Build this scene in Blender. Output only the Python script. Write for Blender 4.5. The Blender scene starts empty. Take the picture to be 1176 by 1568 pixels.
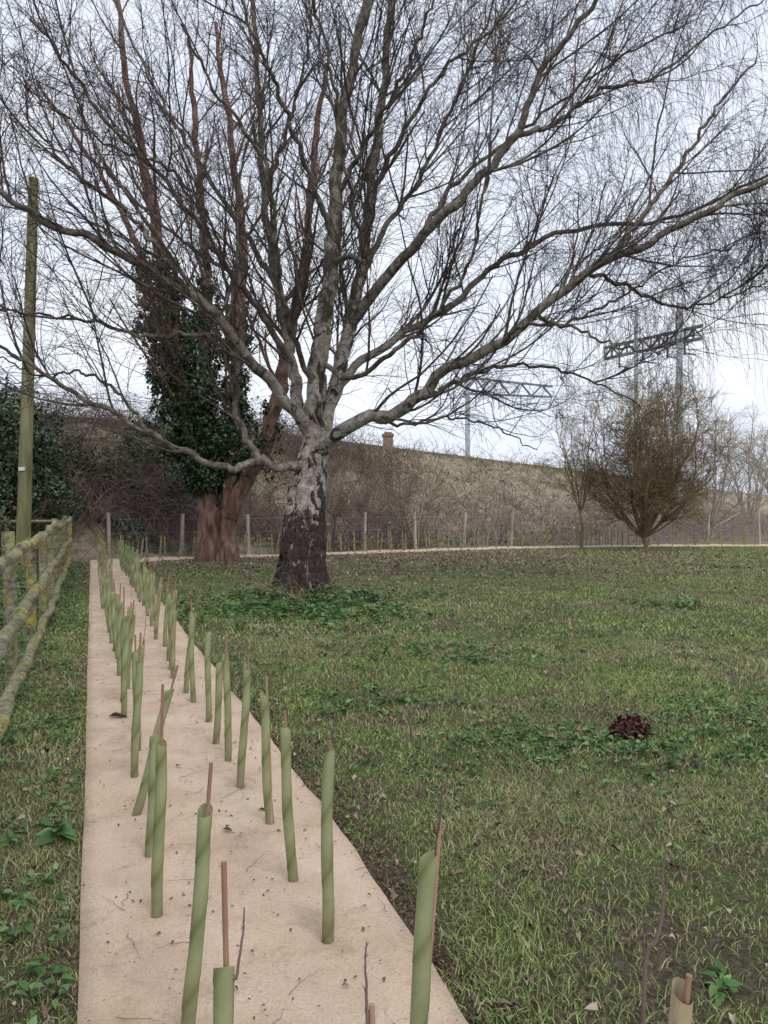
import bpy, math, numpy as np
from mathutils import Vector, Quaternion
rng=np.random.default_rng(7)
F=1178.0; HZ=776.0; CH=1.45
def P(x,y,Y): return ((x-588)/F*Y, Y, CH-(y-HZ)/F*Y)
# ---------------------------------------------------------------- helpers
def hsh(ix,iy,seed):
    v=np.sin(ix*127.1+iy*311.7+seed*74.7)*43758.5453
    return v-np.floor(v)
def vn(x,y,s,seed=0):
    x=np.asarray(x,float)*s; y=np.asarray(y,float)*s
    xi=np.floor(x); yi=np.floor(y); fx=x-xi; fy=y-yi
    fx=fx*fx*(3-2*fx); fy=fy*fy*(3-2*fy)
    a=hsh(xi,yi,seed); b=hsh(xi+1,yi,seed); c=hsh(xi,yi+1,seed); d=hsh(xi+1,yi+1,seed)
    return (a*(1-fx)+b*fx)*(1-fy)+(c*(1-fx)+d*fx)*fy
def fbm(x,y,s,seed=0): return .55*vn(x,y,s,seed)+.3*vn(x,y,s*2.1,seed+3)+.15*vn(x,y,s*4.3,seed+5)
def nrm(v): return v/np.maximum(np.linalg.norm(v,axis=-1,keepdims=True),1e-9)
def sstep(t): t=np.clip(t,0,1); return t*t*(3-2*t)

def build(name,parts,mats,smooth=True,parent=None):
    Vs=[];loops=[];sizes=[];A=[];B=[];MI=[];off=0
    for V,Fa,a,b,mi in parts:
        V=np.asarray(V,float).reshape(-1,3); Fa=np.asarray(Fa,int)
        if len(V)==0 or len(Fa)==0: continue
        Vs.append(V); loops.append((Fa+off).ravel()); sizes.append(np.full(len(Fa),Fa.shape[1]))
        A.append(np.broadcast_to(np.asarray(a,float),(len(V),))); B.append(np.broadcast_to(np.asarray(b,float),(len(V),)))
        MI.append(np.full(len(Fa),mi)); off+=len(V)
    V=np.concatenate(Vs);L=np.concatenate(loops);S=np.concatenate(sizes)
    me=bpy.data.meshes.new(name)
    me.vertices.add(len(V)); me.vertices.foreach_set('co',V.astype(np.float32).ravel())
    me.loops.add(len(L)); me.loops.foreach_set('vertex_index',L.astype(np.int32))
    me.polygons.add(len(S)); st=np.concatenate([[0],np.cumsum(S)[:-1]])
    me.polygons.foreach_set('loop_start',st.astype(np.int32))
    try: me.polygons.foreach_set('loop_total',S.astype(np.int32))
    except Exception: pass
    me.polygons.foreach_set('material_index',np.concatenate(MI).astype(np.int32))
    me.polygons.foreach_set('use_smooth',np.full(len(S),smooth))
    for nm,arr in (('a',A),('b',B)):
        at=me.attributes.new(nm,'FLOAT','POINT'); at.data.foreach_set('value',np.concatenate(arr).astype(np.float32))
    for m in mats: me.materials.append(m)
    me.update(calc_edges=True); me.validate()
    ob=bpy.data.objects.new(name,me); bpy.context.scene.collection.objects.link(ob)
    if parent: ob.parent=parent
    return ob
def empty(name):
    o=bpy.data.objects.new(name,None); bpy.context.scene.collection.objects.link(o); o.empty_display_size=.2; return o

def tubes(Pn,R,sides=3,b=0.,mi=0,cap=False,disp=None):
    Pn=np.asarray(Pn,float); N,S,_=Pn.shape
    T=nrm(np.gradient(Pn,axis=1)); m=nrm(T.mean(1))
    ref=np.where(np.abs(m[:,2:3])<.8,np.array([[0,0,1.]]),np.array([[1.,0,0]]))
    ref=nrm(np.cross(m,ref))[:,None,:]
    u=nrm(ref-(ref*T).sum(-1,keepdims=True)*T); v=np.cross(T,u)
    th=np.arange(sides)*2*np.pi/sides
    Rr=R[:,:,None]*np.ones(sides)
    if disp is not None: Rr=Rr*disp(Pn,th)
    V=Pn[:,:,None,:]+Rr[...,None]*(np.cos(th)[:,None]*u[:,:,None,:]+np.sin(th)[:,None]*v[:,:,None,:])
    base=(np.arange(N)*S*sides)[:,None,None]+(np.arange(S-1)*sides)[None,:,None]
    k=np.arange(sides);k2=(k+1)%sides
    Fq=np.stack([base+k,base+k2,base+k2+sides,base+k+sides],-1).reshape(-1,4)
    a=np.repeat(R.ravel(),sides)
    bb=np.broadcast_to(np.asarray(b,float).reshape(-1,1,1) if np.ndim(b) else b,(N,S,sides)).ravel()
    out=[(V.reshape(-1,3),Fq,a,bb,mi)]
    if cap:
        for e in (0,S-1):
            idx=(np.arange(N)*S*sides+e*sides)[:,None]+(k if e else k[::-1])
            vv=V.reshape(-1,3)[idx.ravel()]
            out.append((vv,np.arange(len(vv)).reshape(N,sides),np.repeat(R[:,e],sides),1.,mi))
    return out

def walk(p0,d0,L,r0,nseg,wob,grav,r1=.35):
    N=len(p0);Pn=np.zeros((N,nseg+1,3));Pn[:,0]=p0;d=nrm(d0)
    st=(L/nseg)[:,None]
    g=np.broadcast_to(np.asarray(grav,float),(N,))
    for i in range(nseg):
        d=d+rng.normal(0,wob,(N,3)); d[:,2]+=g/nseg*2*(.4+i/nseg); d=nrm(d)
        Pn[:,i+1]=Pn[:,i]+d*st
    R=r0[:,None]*np.linspace(1,r1,nseg+1)[None]
    return Pn,R
def above(pr,zmin):
    Pn,R=pr;k=Pn[:,:,2].min(1)>zmin;return Pn[k],R[k]
def grow(Pn,R,per_m,lr,ang,nseg,wob,grav,rs=.55,rmin=.003,rmax=9,t0=.1,up=.2,r1=.35,taperlen=.45,filt=None):
    N,S,_=Pn.shape
    seg=np.linalg.norm(np.diff(Pn,axis=1),axis=2);L=seg.sum(1)
    cnt=rng.poisson(L*per_m);idx=np.repeat(np.arange(N),cnt);n=len(idx)
    t=t0+(1-t0)*rng.random(n);f=t*(S-1);i=np.minimum(f.astype(int),S-2);w=(f-i)[:,None]
    p=Pn[idx,i]*(1-w)+Pn[idx,i+1]*w; T=nrm(Pn[idx,i+1]-Pn[idx,i])
    r=R[idx,i]*(1-w[:,0])+R[idx,i+1]*w[:,0]
    pr=rng.normal(size=(n,3));pr=nrm(pr-(pr*T).sum(1,keepdims=True)*T)
    a=np.radians(rng.uniform(ang[0],ang[1],n))[:,None]
    d=T*np.cos(a)+pr*np.sin(a);d[:,2]+=up;d=nrm(d)
    LL=rng.uniform(lr[0],lr[1],n)*(1-taperlen*t)
    r0=np.clip(r*rs*rng.uniform(.6,1.1,n),rmin,rmax)
    if filt is not None:
        k=filt(p);p,d,LL,r0=p[k],d[k],LL[k],r0[k]
    return walk(p,d,LL,r0,nseg,wob,grav,r1)
def spline(pts,rad,S=44,wig=.03):
    pts=np.asarray(pts,float);rad=np.asarray(rad,float);n=len(pts)
    e=np.vstack([2*pts[0]-pts[1],pts,2*pts[-1]-pts[-2]])
    u=np.linspace(0,n-1,S);i=np.minimum(u.astype(int),n-2);t=(u-i)[:,None]
    p0,p1,p2,p3=e[i],e[i+1],e[i+2],e[i+3]
    o=.5*(2*p1+(p2-p0)*t+(2*p0-5*p1+4*p2-p3)*t*t+(3*p1-p0-3*p2+p3)*t**3)
    if wig:
        ph=rng.random(6)*6.28;s=np.arange(S)
        wv=np.stack([np.sin(s*.9+ph[0])+.6*np.sin(s*2.1+ph[1]),np.sin(s*.8+ph[2]),np.sin(s*1.1+ph[3])+.6*np.sin(s*1.9+ph[4])],1)
        o=o+wv*wig*np.minimum(s/6.,1)[:,None]
    r=np.interp(u,np.linspace(0,n-1,len(rad)),rad)
    return o,r
def leafshape(C,D,Nn,size,width=.6,droop=.25,fold=.15,a=0.,b=0.,mi=0):
    n=len(C);D=nrm(D);Nn=nrm(Nn-(Nn*D).sum(1,keepdims=True)*D);W=np.cross(D,Nn);s=size[:,None]
    w=s*width*.5
    f=lambda l,x,z: C+D*s*l+W*w*x+Nn*s*z
    V=np.stack([f(0,0,0),f(.3,-1,fold),f(.3,0,0),f(.3,1,fold),f(.7,-.75,fold*.6-droop*.4),f(.7,0,-droop*.4),f(.7,.75,fold*.6-droop*.4),f(1,0,-droop)],1).reshape(-1,3)
    T=np.array([[0,1,2],[0,2,3],[1,4,5],[1,5,2],[2,5,6],[2,6,3],[4,7,5],[5,7,6]])
    Fa=(np.arange(n)[:,None,None]*8+T[None]).reshape(-1,3)
    return (V,Fa,np.repeat(np.broadcast_to(a,(n,)),8),np.repeat(np.broadcast_to(b,(n,)),8),mi)
def kite(C,D,Nn,size,width=.8,a=0.,b=0.,mi=0):
    n=len(C);D=nrm(D);Nn=nrm(Nn-(Nn*D).sum(1,keepdims=True)*D);W=np.cross(D,Nn);s=size[:,None]
    V=np.stack([C-D*s*.5,C+W*s*width*.5+Nn*s*.12,C+D*s*.5-Nn*s*.1,C-W*s*width*.5+Nn*s*.12],1).reshape(-1,3)
    T=np.array([[0,1,2],[0,2,3]]);Fa=(np.arange(n)[:,None,None]*4+T[None]).reshape(-1,3)
    return (V,Fa,np.repeat(np.broadcast_to(a,(n,)),4),np.repeat(np.broadcast_to(b,(n,)),4),mi)
def rdir(n): return nrm(rng.normal(size=(n,3)))
def blades(x,y,h,w,a,b,lean=.6):
    n=len(x);z=gh(x,y)-.004;th=rng.random(n)*6.283;ph=rng.random(n)*6.283
    c=np.stack([x,y,z],1);wd=np.stack([np.cos(th),np.sin(th),0*th],1)*w[:,None]*.5
    ln=np.stack([np.cos(ph),np.sin(ph),0*ph],1)*(h*lean*rng.random(n))[:,None]
    up=np.array([[0,0,1.]])*h[:,None]
    V=np.stack([c-wd,c+wd,c+up*.55+ln*.3+wd*.7,c+up*.55+ln*.3-wd*.7,c+up*.9+ln],1).reshape(-1,3)
    T=np.array([[0,1,2],[0,2,3],[3,2,4]]);Fa=(np.arange(n)[:,None,None]*5+T[None]).reshape(-1,3)
    return (V,Fa,np.repeat(a,5),np.repeat(b,5),0)

# ---------------------------------------------------------------- terrain functions
CR=np.array([(-120,-10),(-60,8),(-30,22),(-13.8,31.9),(-6.2,38.7),(14.8,72),(60,145),(250,450)],float)
H=5.0
def crest_s(x,y):
    x=np.asarray(x,float);y=np.asarray(y,float)
    best=np.full(x.shape,1e9);sg=np.ones(x.shape)
    for i in range(len(CR)-1):
        a=CR[i];b=CR[i+1];d=b-a;L2=(d**2).sum()
        t=np.clip(((x-a[0])*d[0]+(y-a[1])*d[1])/L2,0,1)
        px=a[0]+t*d[0];py=a[1]+t*d[1];ds=np.hypot(x-px,y-py)
        s=np.sign((x-a[0])*d[1]-(y-a[1])*d[0])
        m=ds<best;best=np.where(m,ds,best);sg=np.where(m,s,sg)
    return best*sg
def Lx(Y): return -.04-.38*Y
def Rx(Y):
    return np.interp(Y,[-5,0,1.2,2.16,2.57,3.14,4.45,5.62,8.17,15,20.6],[1.9,.9,.53,.233,.113,-.10,-.597,-1.04,-2.03,-4.68,-6.75])
STR=np.array([(-7.7,20.6),(-5.6,21.6),(-2.6,23.2),(.25,24.9),(4,26.9),(7.2,27.9),(11,28.6),(16,28.6),(24,27.5)])
def strip_y(x): return np.interp(x,STR[:,0],STR[:,1])
def gh(x,y):
    x=np.asarray(x,float);y=np.asarray(y,float)
    s=crest_s(x,y);n=fbm(x,y,.35,4)-.5;n2=fbm(x,y,1.1,5)-.5
    u=np.clip(1-s/12.5,0,1)
    z=H*(.45*u+.55*sstep(u))+np.where((s>-1)&(s<14.5),(n*2.4+n2*1.2)*np.sin(np.clip((s+1)/15,0,1)*np.pi),0)
    dm=np.where(y<21,np.maximum(x-Rx(y),Lx(y)-x),9.)
    mk=np.clip((dm-.05)/.8,0,1)
    z=z+mk*(.07*(fbm(x,y,.7,9)-.45)+.03*(vn(x,y,2.7,2)-.5))*np.where(y>19.5,np.clip(1-(y-19.5)/1.5,0,1),1)
    z=z+.10*np.exp(-((x+1.34)**2+(y-12.6)**2)/.8)
    return z

# ---------------------------------------------------------------- materials
def newmat(name,rough=.85):
    m=bpy.data.materials.new(name);m.use_nodes=True;nt=m.node_tree
    b=nt.nodes['Principled BSDF'];b.inputs['Roughness'].default_value=rough
    try:b.inputs['Specular IOR Level'].default_value=.25
    except Exception:pass
    return m,nt,b
class G:
    def __init__(s,nt): s.nt=nt;s.co=nt.nodes.new('ShaderNodeTexCoord').outputs['Object']
    def noise(s,scale,detail=4,vec=None,stretch=None,rough=.6,dist=0):
        n=s.nt.nodes.new('ShaderNodeTexNoise');n.inputs['Scale'].default_value=scale;n.inputs['Detail'].default_value=min(detail,5)
        n.inputs['Roughness'].default_value=rough;n.inputs['Distortion'].default_value=dist
        v=vec or s.co
        if stretch:
            mp=s.nt.nodes.new('ShaderNodeMapping');mp.inputs['Scale'].default_value=stretch;s.nt.links.new(v,mp.inputs['Vector']);v=mp.outputs[0]
        s.nt.links.new(v,n.inputs['Vector']);return n.outputs['Fac']
    def attr(s,name):
        n=s.nt.nodes.new('ShaderNodeAttribute');n.attribute_name=name;return n.outputs['Fac']
    def ramp(s,fac,stops):
        n=s.nt.nodes.new('ShaderNodeValToRGB');e=n.color_ramp.elements
        while len(e)<len(stops): e.new(.5)
        for i,(p,c) in enumerate(stops):
            e[i].position=p;e[i].color=(c,c,c,1) if np.isscalar(c) else (*c,1)
        s.nt.links.new(fac,n.inputs[0]);return n.outputs[0]
    def mix(s,f,a,b,mode='MIX'):
        n=s.nt.nodes.new('ShaderNodeMix');n.data_type='RGBA';n.blend_type=mode
        for k,v in ((0,f),(6,a),(7,b)):
            if isinstance(v,(int,float)): n.inputs[k].default_value=v if k==0 else (v,v,v,1)
            elif isinstance(v,tuple): n.inputs[k].default_value=(*v,1)
            else: s.nt.links.new(v,n.inputs[k])
        return n.outputs[2]
    def mr(s,v,a,b,c=0.,d=1.):
        n=s.nt.nodes.new('ShaderNodeMapRange');s.nt.links.new(v,n.inputs[0])
        for i,q in enumerate((a,b,c,d)): n.inputs[i+1].default_value=q
        return n.outputs[0]
    def math(s,op,a,b=0.):
        n=s.nt.nodes.new('ShaderNodeMath');n.operation=op
        for k,v in ((0,a),(1,b)):
            if isinstance(v,(int,float)): n.inputs[k].default_value=v
            else: s.nt.links.new(v,n.inputs[k])
        return n.outputs[0]
    def z(s):
        n=s.nt.nodes.new('ShaderNodeSeparateXYZ');s.nt.links.new(s.co,n.inputs[0]);return n.outputs[2]
    def bump(s,h,bsdf,st=.5,dist=.02):
        n=s.nt.nodes.new('ShaderNodeBump');n.inputs['Strength'].default_value=st;n.inputs['Distance'].default_value=dist
        s.nt.links.new(h,n.inputs['Height']);s.nt.links.new(n.outputs[0],bsdf.inputs['Normal'])
    def out(s,c,bsdf): s.nt.links.new(c,bsdf.inputs['Base Color'])
def translucent(nt,b,col,amount):
    tr=nt.nodes.new('ShaderNodeBsdfTranslucent');mx=nt.nodes.new('ShaderNodeMixShader');mx.inputs[0].default_value=amount
    nt.links.new(col,tr.inputs[0]);nt.links.new(b.outputs[0],mx.inputs[1]);nt.links.new(tr.outputs[0],mx.inputs[2])
    nt.links.new(mx.outputs[0],nt.nodes['Material Output'].inputs['Surface'])

def mat_birch():
    m,nt,b=newmat('birch_bark');g=G(nt)
    pn=g.noise(4.5,6,stretch=(1,1,.6),dist=1.2,rough=.65)
    pale=g.ramp(g.noise(11,6,stretch=(1,1,.8)),[(.3,(.17,.135,.12)),(.5,(.36,.31,.275)),(.7,(.54,.49,.44))])
    dark=g.ramp(g.noise(26,4),[(.3,(.018,.014,.012)),(.7,(.085,.062,.05))])
    zz=g.mr(g.z(),.5,1.9,.15,-.01)
    zz=g.math('ADD',zz,g.mr(g.z(),3.5,7.5,0.,.06))
    fac=g.ramp(g.math('SUBTRACT',pn,zz),[(.44,0.),(.49,1.)])
    c=g.mix(fac,dark,pale)
    len_=g.ramp(g.noise(9,3,stretch=(1,1,7)),[(.58,0.),(.64,1.)])
    c=g.mix(g.math('MULTIPLY',len_,.7),c,(.05,.038,.033))
    hz=g.mr(g.z(),2.5,6.5)
    moss=g.ramp(g.noise(3,5),[(.32,.15),(.6,1.)])
    c=g.mix(g.math('MULTIPLY',moss,g.math('MULTIPLY',hz,.6)),c,(.17,.155,.095))
    thick=g.mr(g.attr('a'),.035,.11)
    thin=g.ramp(g.noise(7,4),[(.33,(.055,.042,.036)),(.5,(.12,.10,.075)),(.7,(.28,.245,.195))])
    c=g.mix(thick,thin,c)
    vt=g.mr(g.attr('a'),.006,.02)
    c=g.mix(vt,(.078,.058,.055),c)
    g.out(c,b);g.bump(g.noise(18,6,stretch=(1,1,.4)),b,1.,.04);return m
def mat_wood(name,c1,c2,c3,sc=8,st=(1,1,.15),bumps=.6):
    m,nt,b=newmat(name);g=G(nt)
    c=g.ramp(g.noise(sc,6,stretch=st),[(.3,c1),(.5,c2),(.72,c3)])
    g.out(c,b);g.bump(g.noise(sc*2.5,6,stretch=st),b,bumps,.02);return m
def mat_twig(name,c1,c2):
    m,nt,b=newmat(name);g=G(nt)
    c=g.ramp(g.noise(1.3,3),[(.35,c1),(.65,c2)]);g.out(c,b);return m
def mat_leaf(name,stops,rough=.5,tr=.25,var=1.3):
    m,nt,b=newmat(name,rough);g=G(nt)
    c=g.ramp(g.attr('a'),stops)
    c=g.mix(1.,c,g.ramp(g.noise(var,2),[(.3,.65),(.7,1.2)]),'MULTIPLY')
    g.out(c,b)
    if tr: translucent(nt,b,c,tr)
    return m

M_birch=mat_birch()
M_bark2=mat_wood('reddish_bark',(.06,.034,.028),(.18,.10,.078),(.31,.21,.17),9,(1,1,.3),.9)
M_olive=mat_twig('olive_twig',(.17,.12,.065),(.27,.20,.11))
M_brown=mat_twig('brown_twig',(.12,.09,.07),(.20,.155,.125))
M_far=mat_twig('distant_twig',(.32,.28,.23),(.42,.37,.31))
M_bramble=mat_twig('bramble_stem',(.17,.115,.11),(.38,.30,.27))
M_bramdark=mat_twig('bramble_stem_dark',(.08,.05,.045),(.20,.145,.12))
M_drystem=mat_twig('dry_stem',(.28,.19,.13),(.42,.32,.22))
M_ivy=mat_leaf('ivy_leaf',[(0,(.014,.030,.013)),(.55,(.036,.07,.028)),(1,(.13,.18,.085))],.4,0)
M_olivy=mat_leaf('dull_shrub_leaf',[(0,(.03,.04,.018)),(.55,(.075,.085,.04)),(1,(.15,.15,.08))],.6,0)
M_weed=mat_leaf('weed_leaf',[(0,(.05,.11,.03)),(.5,(.10,.195,.055)),(1,(.21,.33,.13))],.45,.2,2.)
M_dead=mat_leaf('dead_leaf',[(0,(.07,.045,.03)),(.4,(.17,.11,.075)),(.8,(.33,.25,.18)),(1,(.5,.42,.35))],.8,0,3.)
M_clump=mat_leaf('rotten_leaf',[(0,(.03,.012,.012)),(.6,(.08,.03,.026)),(1,(.17,.09,.07))],.8,0,3.)

def mat_grass():
    m,nt,b=newmat('grass_blade',.6);g=G(nt)
    gr=g.ramp(g.attr('a'),[(0,(.125,.185,.042)),(.5,(.235,.315,.085)),(1,(.41,.46,.19))])
    gr=g.mix(1.,gr,g.ramp(g.noise(.7,4),[(.32,.72),(.5,1.),(.68,1.2)]),'MULTIPLY')
    tan=g.ramp(g.attr('a'),[(0,(.20,.145,.09)),(1,(.60,.49,.33))])
    tan=g.mix(1.,tan,g.ramp(g.noise(.45,4),[(.35,.58),(.65,1.15)]),'MULTIPLY')
    c=g.mix(g.attr('b'),gr,tan);g.out(c,b);return m
M_grass=mat_grass()
def mat_ground():
    m,nt,b=newmat('ground_surface',.95);g=G(nt)
    soil=g.ramp(g.noise(30,5,rough=.8),[(.33,(.04,.028,.02)),(.5,(.14,.10,.07)),(.68,(.32,.25,.18))])
    green=g.ramp(g.noise(40,5,rough=.8),[(.33,(.05,.07,.02)),(.5,(.14,.19,.05)),(.68,(.27,.31,.12))])
    f=g.ramp(g.noise(2.2,5,rough=.8),[(.42,0.),(.56,1.)])
    f=g.math('MULTIPLY',f,g.attr('b'))
    c=g.mix(f,soil,green)
    dry=g.ramp(g.noise(.5,5,rough=.8),[(.3,(.10,.07,.055)),(.40,(.24,.18,.14)),(.48,(.42,.335,.25)),(.55,(.18,.19,.09)),(.60,(.36,.285,.21)),(.68,(.14,.10,.08))])
    c=g.mix(g.attr('a'),c,dry)
    g.out(c,b);g.bump(g.noise(45,5,rough=.85),b,1.,.05);return m
M_ground=mat_ground()
def mat_mat():
    m,nt,b=newmat('mulch_mat_fibre',.95);g=G(nt)
    c=g.ramp(g.noise(2.2,5,rough=.7),[(.3,(.48,.345,.24)),(.5,(.60,.45,.325)),(.7,(.68,.53,.395))])
    sp=g.ramp(g.noise(120,3,rough=.8),[(.3,.70),(.5,1.),(.7,1.12)])
    c=g.mix(1.,c,sp,'MULTIPLY')
    st=g.ramp(g.noise(5,5,rough=.8,dist=.6),[(.53,0.),(.70,.6)])
    c=g.mix(st,c,(.32,.23,.155))
    dk=g.ramp(g.noise(45,2),[(.69,0.),(.73,.75)]);c=g.mix(dk,c,(.14,.09,.06))
    g.out(c,b);g.bump(g.math('ADD',g.noise(90,5,rough=.8),g.noise(6,3)),b,.6,.014);return m
M_mat=mat_mat()
def mat_guard():
    m,nt,b=newmat('tree_guard_plastic',.33);g=G(nt)
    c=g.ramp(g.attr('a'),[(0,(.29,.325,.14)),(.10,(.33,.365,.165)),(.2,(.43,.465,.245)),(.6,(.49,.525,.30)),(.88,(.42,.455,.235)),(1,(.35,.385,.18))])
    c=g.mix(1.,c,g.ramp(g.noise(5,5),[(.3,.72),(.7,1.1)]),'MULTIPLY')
    mud=g.math('MULTIPLY',g.mr(g.z(),.0,.18,.9,0.),g.noise(30,3));c=g.mix(mud,c,(.2,.14,.09))
    g.out(c,b);translucent(nt,b,c,.4);return m
M_guard=mat_guard()
M_cane=mat_wood('cane_wood',(.20,.11,.075),(.36,.21,.145),(.50,.33,.24),20,(1,1,.1),.4)
M_tangrd=mat_wood('old_guard',(.28,.22,.13),(.40,.33,.2),(.48,.40,.27),6)
def mat_rail():
    m,nt,b=newmat('lichened_rail');g=G(nt)
    c=g.ramp(g.noise(11,5,stretch=(1,.35,1)),[(.3,(.11,.09,.065)),(.5,(.23,.20,.145)),(.7,(.40,.35,.27))])
    li=g.ramp(g.noise(5,5,rough=.7),[(.46,0.),(.56,.9)]);c=g.mix(li,c,(.25,.25,.10))
    ye=g.ramp(g.noise(3.2,5,rough=.75),[(.55,0.),(.61,.9)]);c=g.mix(ye,c,(.46,.35,.06))
    dk=g.ramp(g.noise(28,4),[(.3,.4),(.55,1.1)]);c=g.mix(1.,c,dk,'MULTIPLY')
    g.out(c,b);g.bump(g.noise(30,5,stretch=(1,.3,1)),b,1.,.02);return m
M_rail=mat_rail()
M_pole=mat_wood('mossy_pole',(.12,.12,.05),(.22,.21,.10),(.34,.31,.18),9,(1,1,.12),.7)
M_post=mat_wood('weathered_post',(.26,.22,.18),(.44,.38,.32),(.56,.50,.44),9,(1,1,.2))
M_steel=mat_wood('hazy_galvanised_steel',(.36,.38,.41),(.44,.46,.49),(.50,.52,.55),3,(1,1,1),.1)  # steel colour lightened and blued to paint in distance haze
M_dsteel=mat_wood('hazy_dark_steel',(.17,.18,.20),(.21,.22,.24),(.25,.26,.28),3,(1,1,1),.1)  # darker steel, its colour also lifted towards blue as painted haze
M_conc=mat_wood('weathered_concrete',(.10,.095,.085),(.16,.15,.135),(.24,.22,.20),2,(1,1,1),.4)
def mat_brick():
    m,nt,b=newmat('brick');g=G(nt);n=nt.nodes.new('ShaderNodeTexBrick');n.inputs['Scale'].default_value=4
    n.inputs['Color1'].default_value=(.22,.13,.09,1);n.inputs['Color2'].default_value=(.28,.17,.12,1);n.inputs['Mortar'].default_value=(.3,.27,.24,1)
    mp=nt.nodes.new('ShaderNodeMapping');mp.inputs['Rotation'].default_value=(math.pi/2,0,0);nt.links.new(g.co,mp.inputs[0]);nt.links.new(mp.outputs[0],n.inputs['Vector'])
    g.out(n.outputs[0],b);return m
M_brick=mat_brick()

# ---------------------------------------------------------------- ground
def axis(n,ext,c,k=5.6):
    t=np.linspace(-1,1,n);return c+ext*np.sinh(k*t)/np.sinh(k)
xs=axis(441,520,0);ys=axis(461,560,6)
X,Y=np.meshgrid(xs,ys);x=X.ravel();y=Y.ravel();z=gh(x,y)
nx,ny=len(xs),len(ys)
i=np.arange(ny-1)[:,None]*nx+np.arange(nx-1)[None]
Fq=np.stack([i,i+1,i+1+nx,i+nx],-1).reshape(-1,4)
s=crest_s(x,y)
bank=sstep((14.5-s+2*(fbm(x,y,.4,8)-.5)*3)/3)
bank=np.where((y>strip_y(x)+.8)&(x>-9),np.maximum(bank,.5),bank)
def greenness(x,y):
    tl=.6*np.exp(-(((x+1)/8.)**2+((y-20)/4.2)**2))+.8*np.exp(-((x+1.34)**2+(y-12.6)**2)/1.5)
    l2=sstep((y-17-.12*np.abs(x-2)+5*(fbm(x,y,.5,1)-.5))/6)*.45*np.clip((12-x)/6,0,1)
    return np.clip(1-tl-l2,0,1)
def soilpatch(x,y):
    # trampled bare earth beside the near end of the mat
    return np.exp(-(((x-.75-.25*(3.2-y))/.42)**2+((y-2.35)/.55)**2))*sstep((fbm(x,y,3.,57)-.30)/.25)
edge=np.where((y<21)&(y>0),np.exp(-np.maximum(x-Rx(y),0)/.15)*(x>Lx(y))*.7,0)
green=np.clip(greenness(x,y)-edge-soilpatch(x,y),0,1)
green=np.where(x<Lx(y),green*.6,green);green=np.where(y>strip_y(x)+.5,green*.3,green)
build('ground',[(np.stack([x,y,z],1),Fq,bank,green,0)],[M_ground])

# ---------------------------------------------------------------- mulch mat path
parts=[]
yy=np.linspace(-4,20.7,600);nc=18
lx=Lx(yy)+.008*(fbm(yy,yy*0,1.2,3)-.5)*2;rx=Rx(yy)+.025*(fbm(yy,yy*0,2.2,13)-.5)*2
t=np.concatenate([[0],np.linspace(0,1,nc-2),[1]])
mx=lx[:,None]+(rx-lx)[:,None]*t;my=np.repeat(yy[:,None],nc,1)
mz=.018+.016*(vn(mx,my,2.2,5)-.5)+.010*(vn(mx,my,7,6)-.5)+0*t
mz[:,0]=-.05;mz[:,-1]=-.05;mx[:,0]-=.006;mx[:,-1]+=.006
V=np.stack([mx,my,mz],-1).reshape(-1,3)
i=np.arange(len(yy)-1)[:,None]*nc+np.arange(nc-1)[None]
parts.append((V,np.stack([i,i+1,i+1+nc,i+nc],-1).reshape(-1,4),0,0,0))
sp,_=spline(np.c_[STR,np.zeros(len(STR))],[1,1],160,0)
T=nrm(np.gradient(sp,axis=0));Nn=np.c_[-T[:,1],T[:,0],0*T[:,0]]
ww=np.linspace(-.52,.52,9)
V=sp[:,None,:]+Nn[:,None,:]*ww[None,:,None];V[:,:,2]=.03+.01*np.sin(sp[:,0:1]*3+ww*4)+0*ww;V[:,0,2]=-.03;V[:,-1,2]=-.03
i=np.arange(159)[:,None]*9+np.arange(8)[None]
parts.append((V.reshape(-1,3),np.stack([i,i+9,i+10,i+1],-1).reshape(-1,4)[:,::-1],0,0,0))
build('mulch_mat_path',parts,[M_mat])

# ---------------------------------------------------------------- grass
parts=[]
def scatter(n,x0,x1,y0,y1): return rng.uniform(x0,x1,n),rng.uniform(y0,y1,n)
def lawn(n,y0,y1,xl,xr,h,w):
    x,y=scatter(n,xl,xr,y0,y1)
    k=np.abs(x)<.62*y+1.2;x,y=x[k],y[k];n=len(x)
    jx=.04*(fbm(x,y,6,77)-.5)
    onmat=(x>Lx(y)+.012+jx)&(x<Rx(y)-.02+jx)
    dens=.35+1.0*fbm(x,y,1.3,11)
    keep=~onmat&(rng.random(n)<dens)&(y<strip_y(x)-.6)&(np.hypot(x+1.34,y-12.6)>.4)
    g=greenness(x,y);keep&=(rng.random(n)<.35+.65*g)
    bare=np.maximum(sstep((fbm(x,y,1.8,51)-.60)/.06)*np.exp(-np.maximum(x-Rx(y)-.1,0)/1.2),.6*sstep((fbm(x,y,1.1,53)-.65)/.05)*(y<10))
    bare=np.maximum(bare,1.15*soilpatch(x,y))
    e=np.clip((x-Rx(y))/.12,0,1);keep&=((rng.random(n)<.6+.4*e)&(rng.random(n)>bare*.78))|(x<Lx(y))
    x,y=x[keep],y[keep];g=g[keep];m=len(x)
    pat=fbm(x,y,.9,21);drp=sstep((pat-.52)/.14)
    drp=np.maximum(drp,1.3*np.exp(-(((x-.95)/1.0)**2+((y-3.9)/.4)**2)))
    near=np.clip((6-y)/5,0,1)
    b=(rng.random(m)<.14+.12*near+.42*drp+.35*(1-g)).astype(float)*rng.uniform(.6,1,m)
    hh=h*rng.uniform(.45,1.25,m)*(.55+.9*fbm(x,y,2.6,14))
    return blades(x,y,hh,w*rng.uniform(.6,1.3,m),rng.random(m),b,1.7)
parts.append(lawn(270000,1.0,4.2,-3.6,3.8,.032,.0040))
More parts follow.
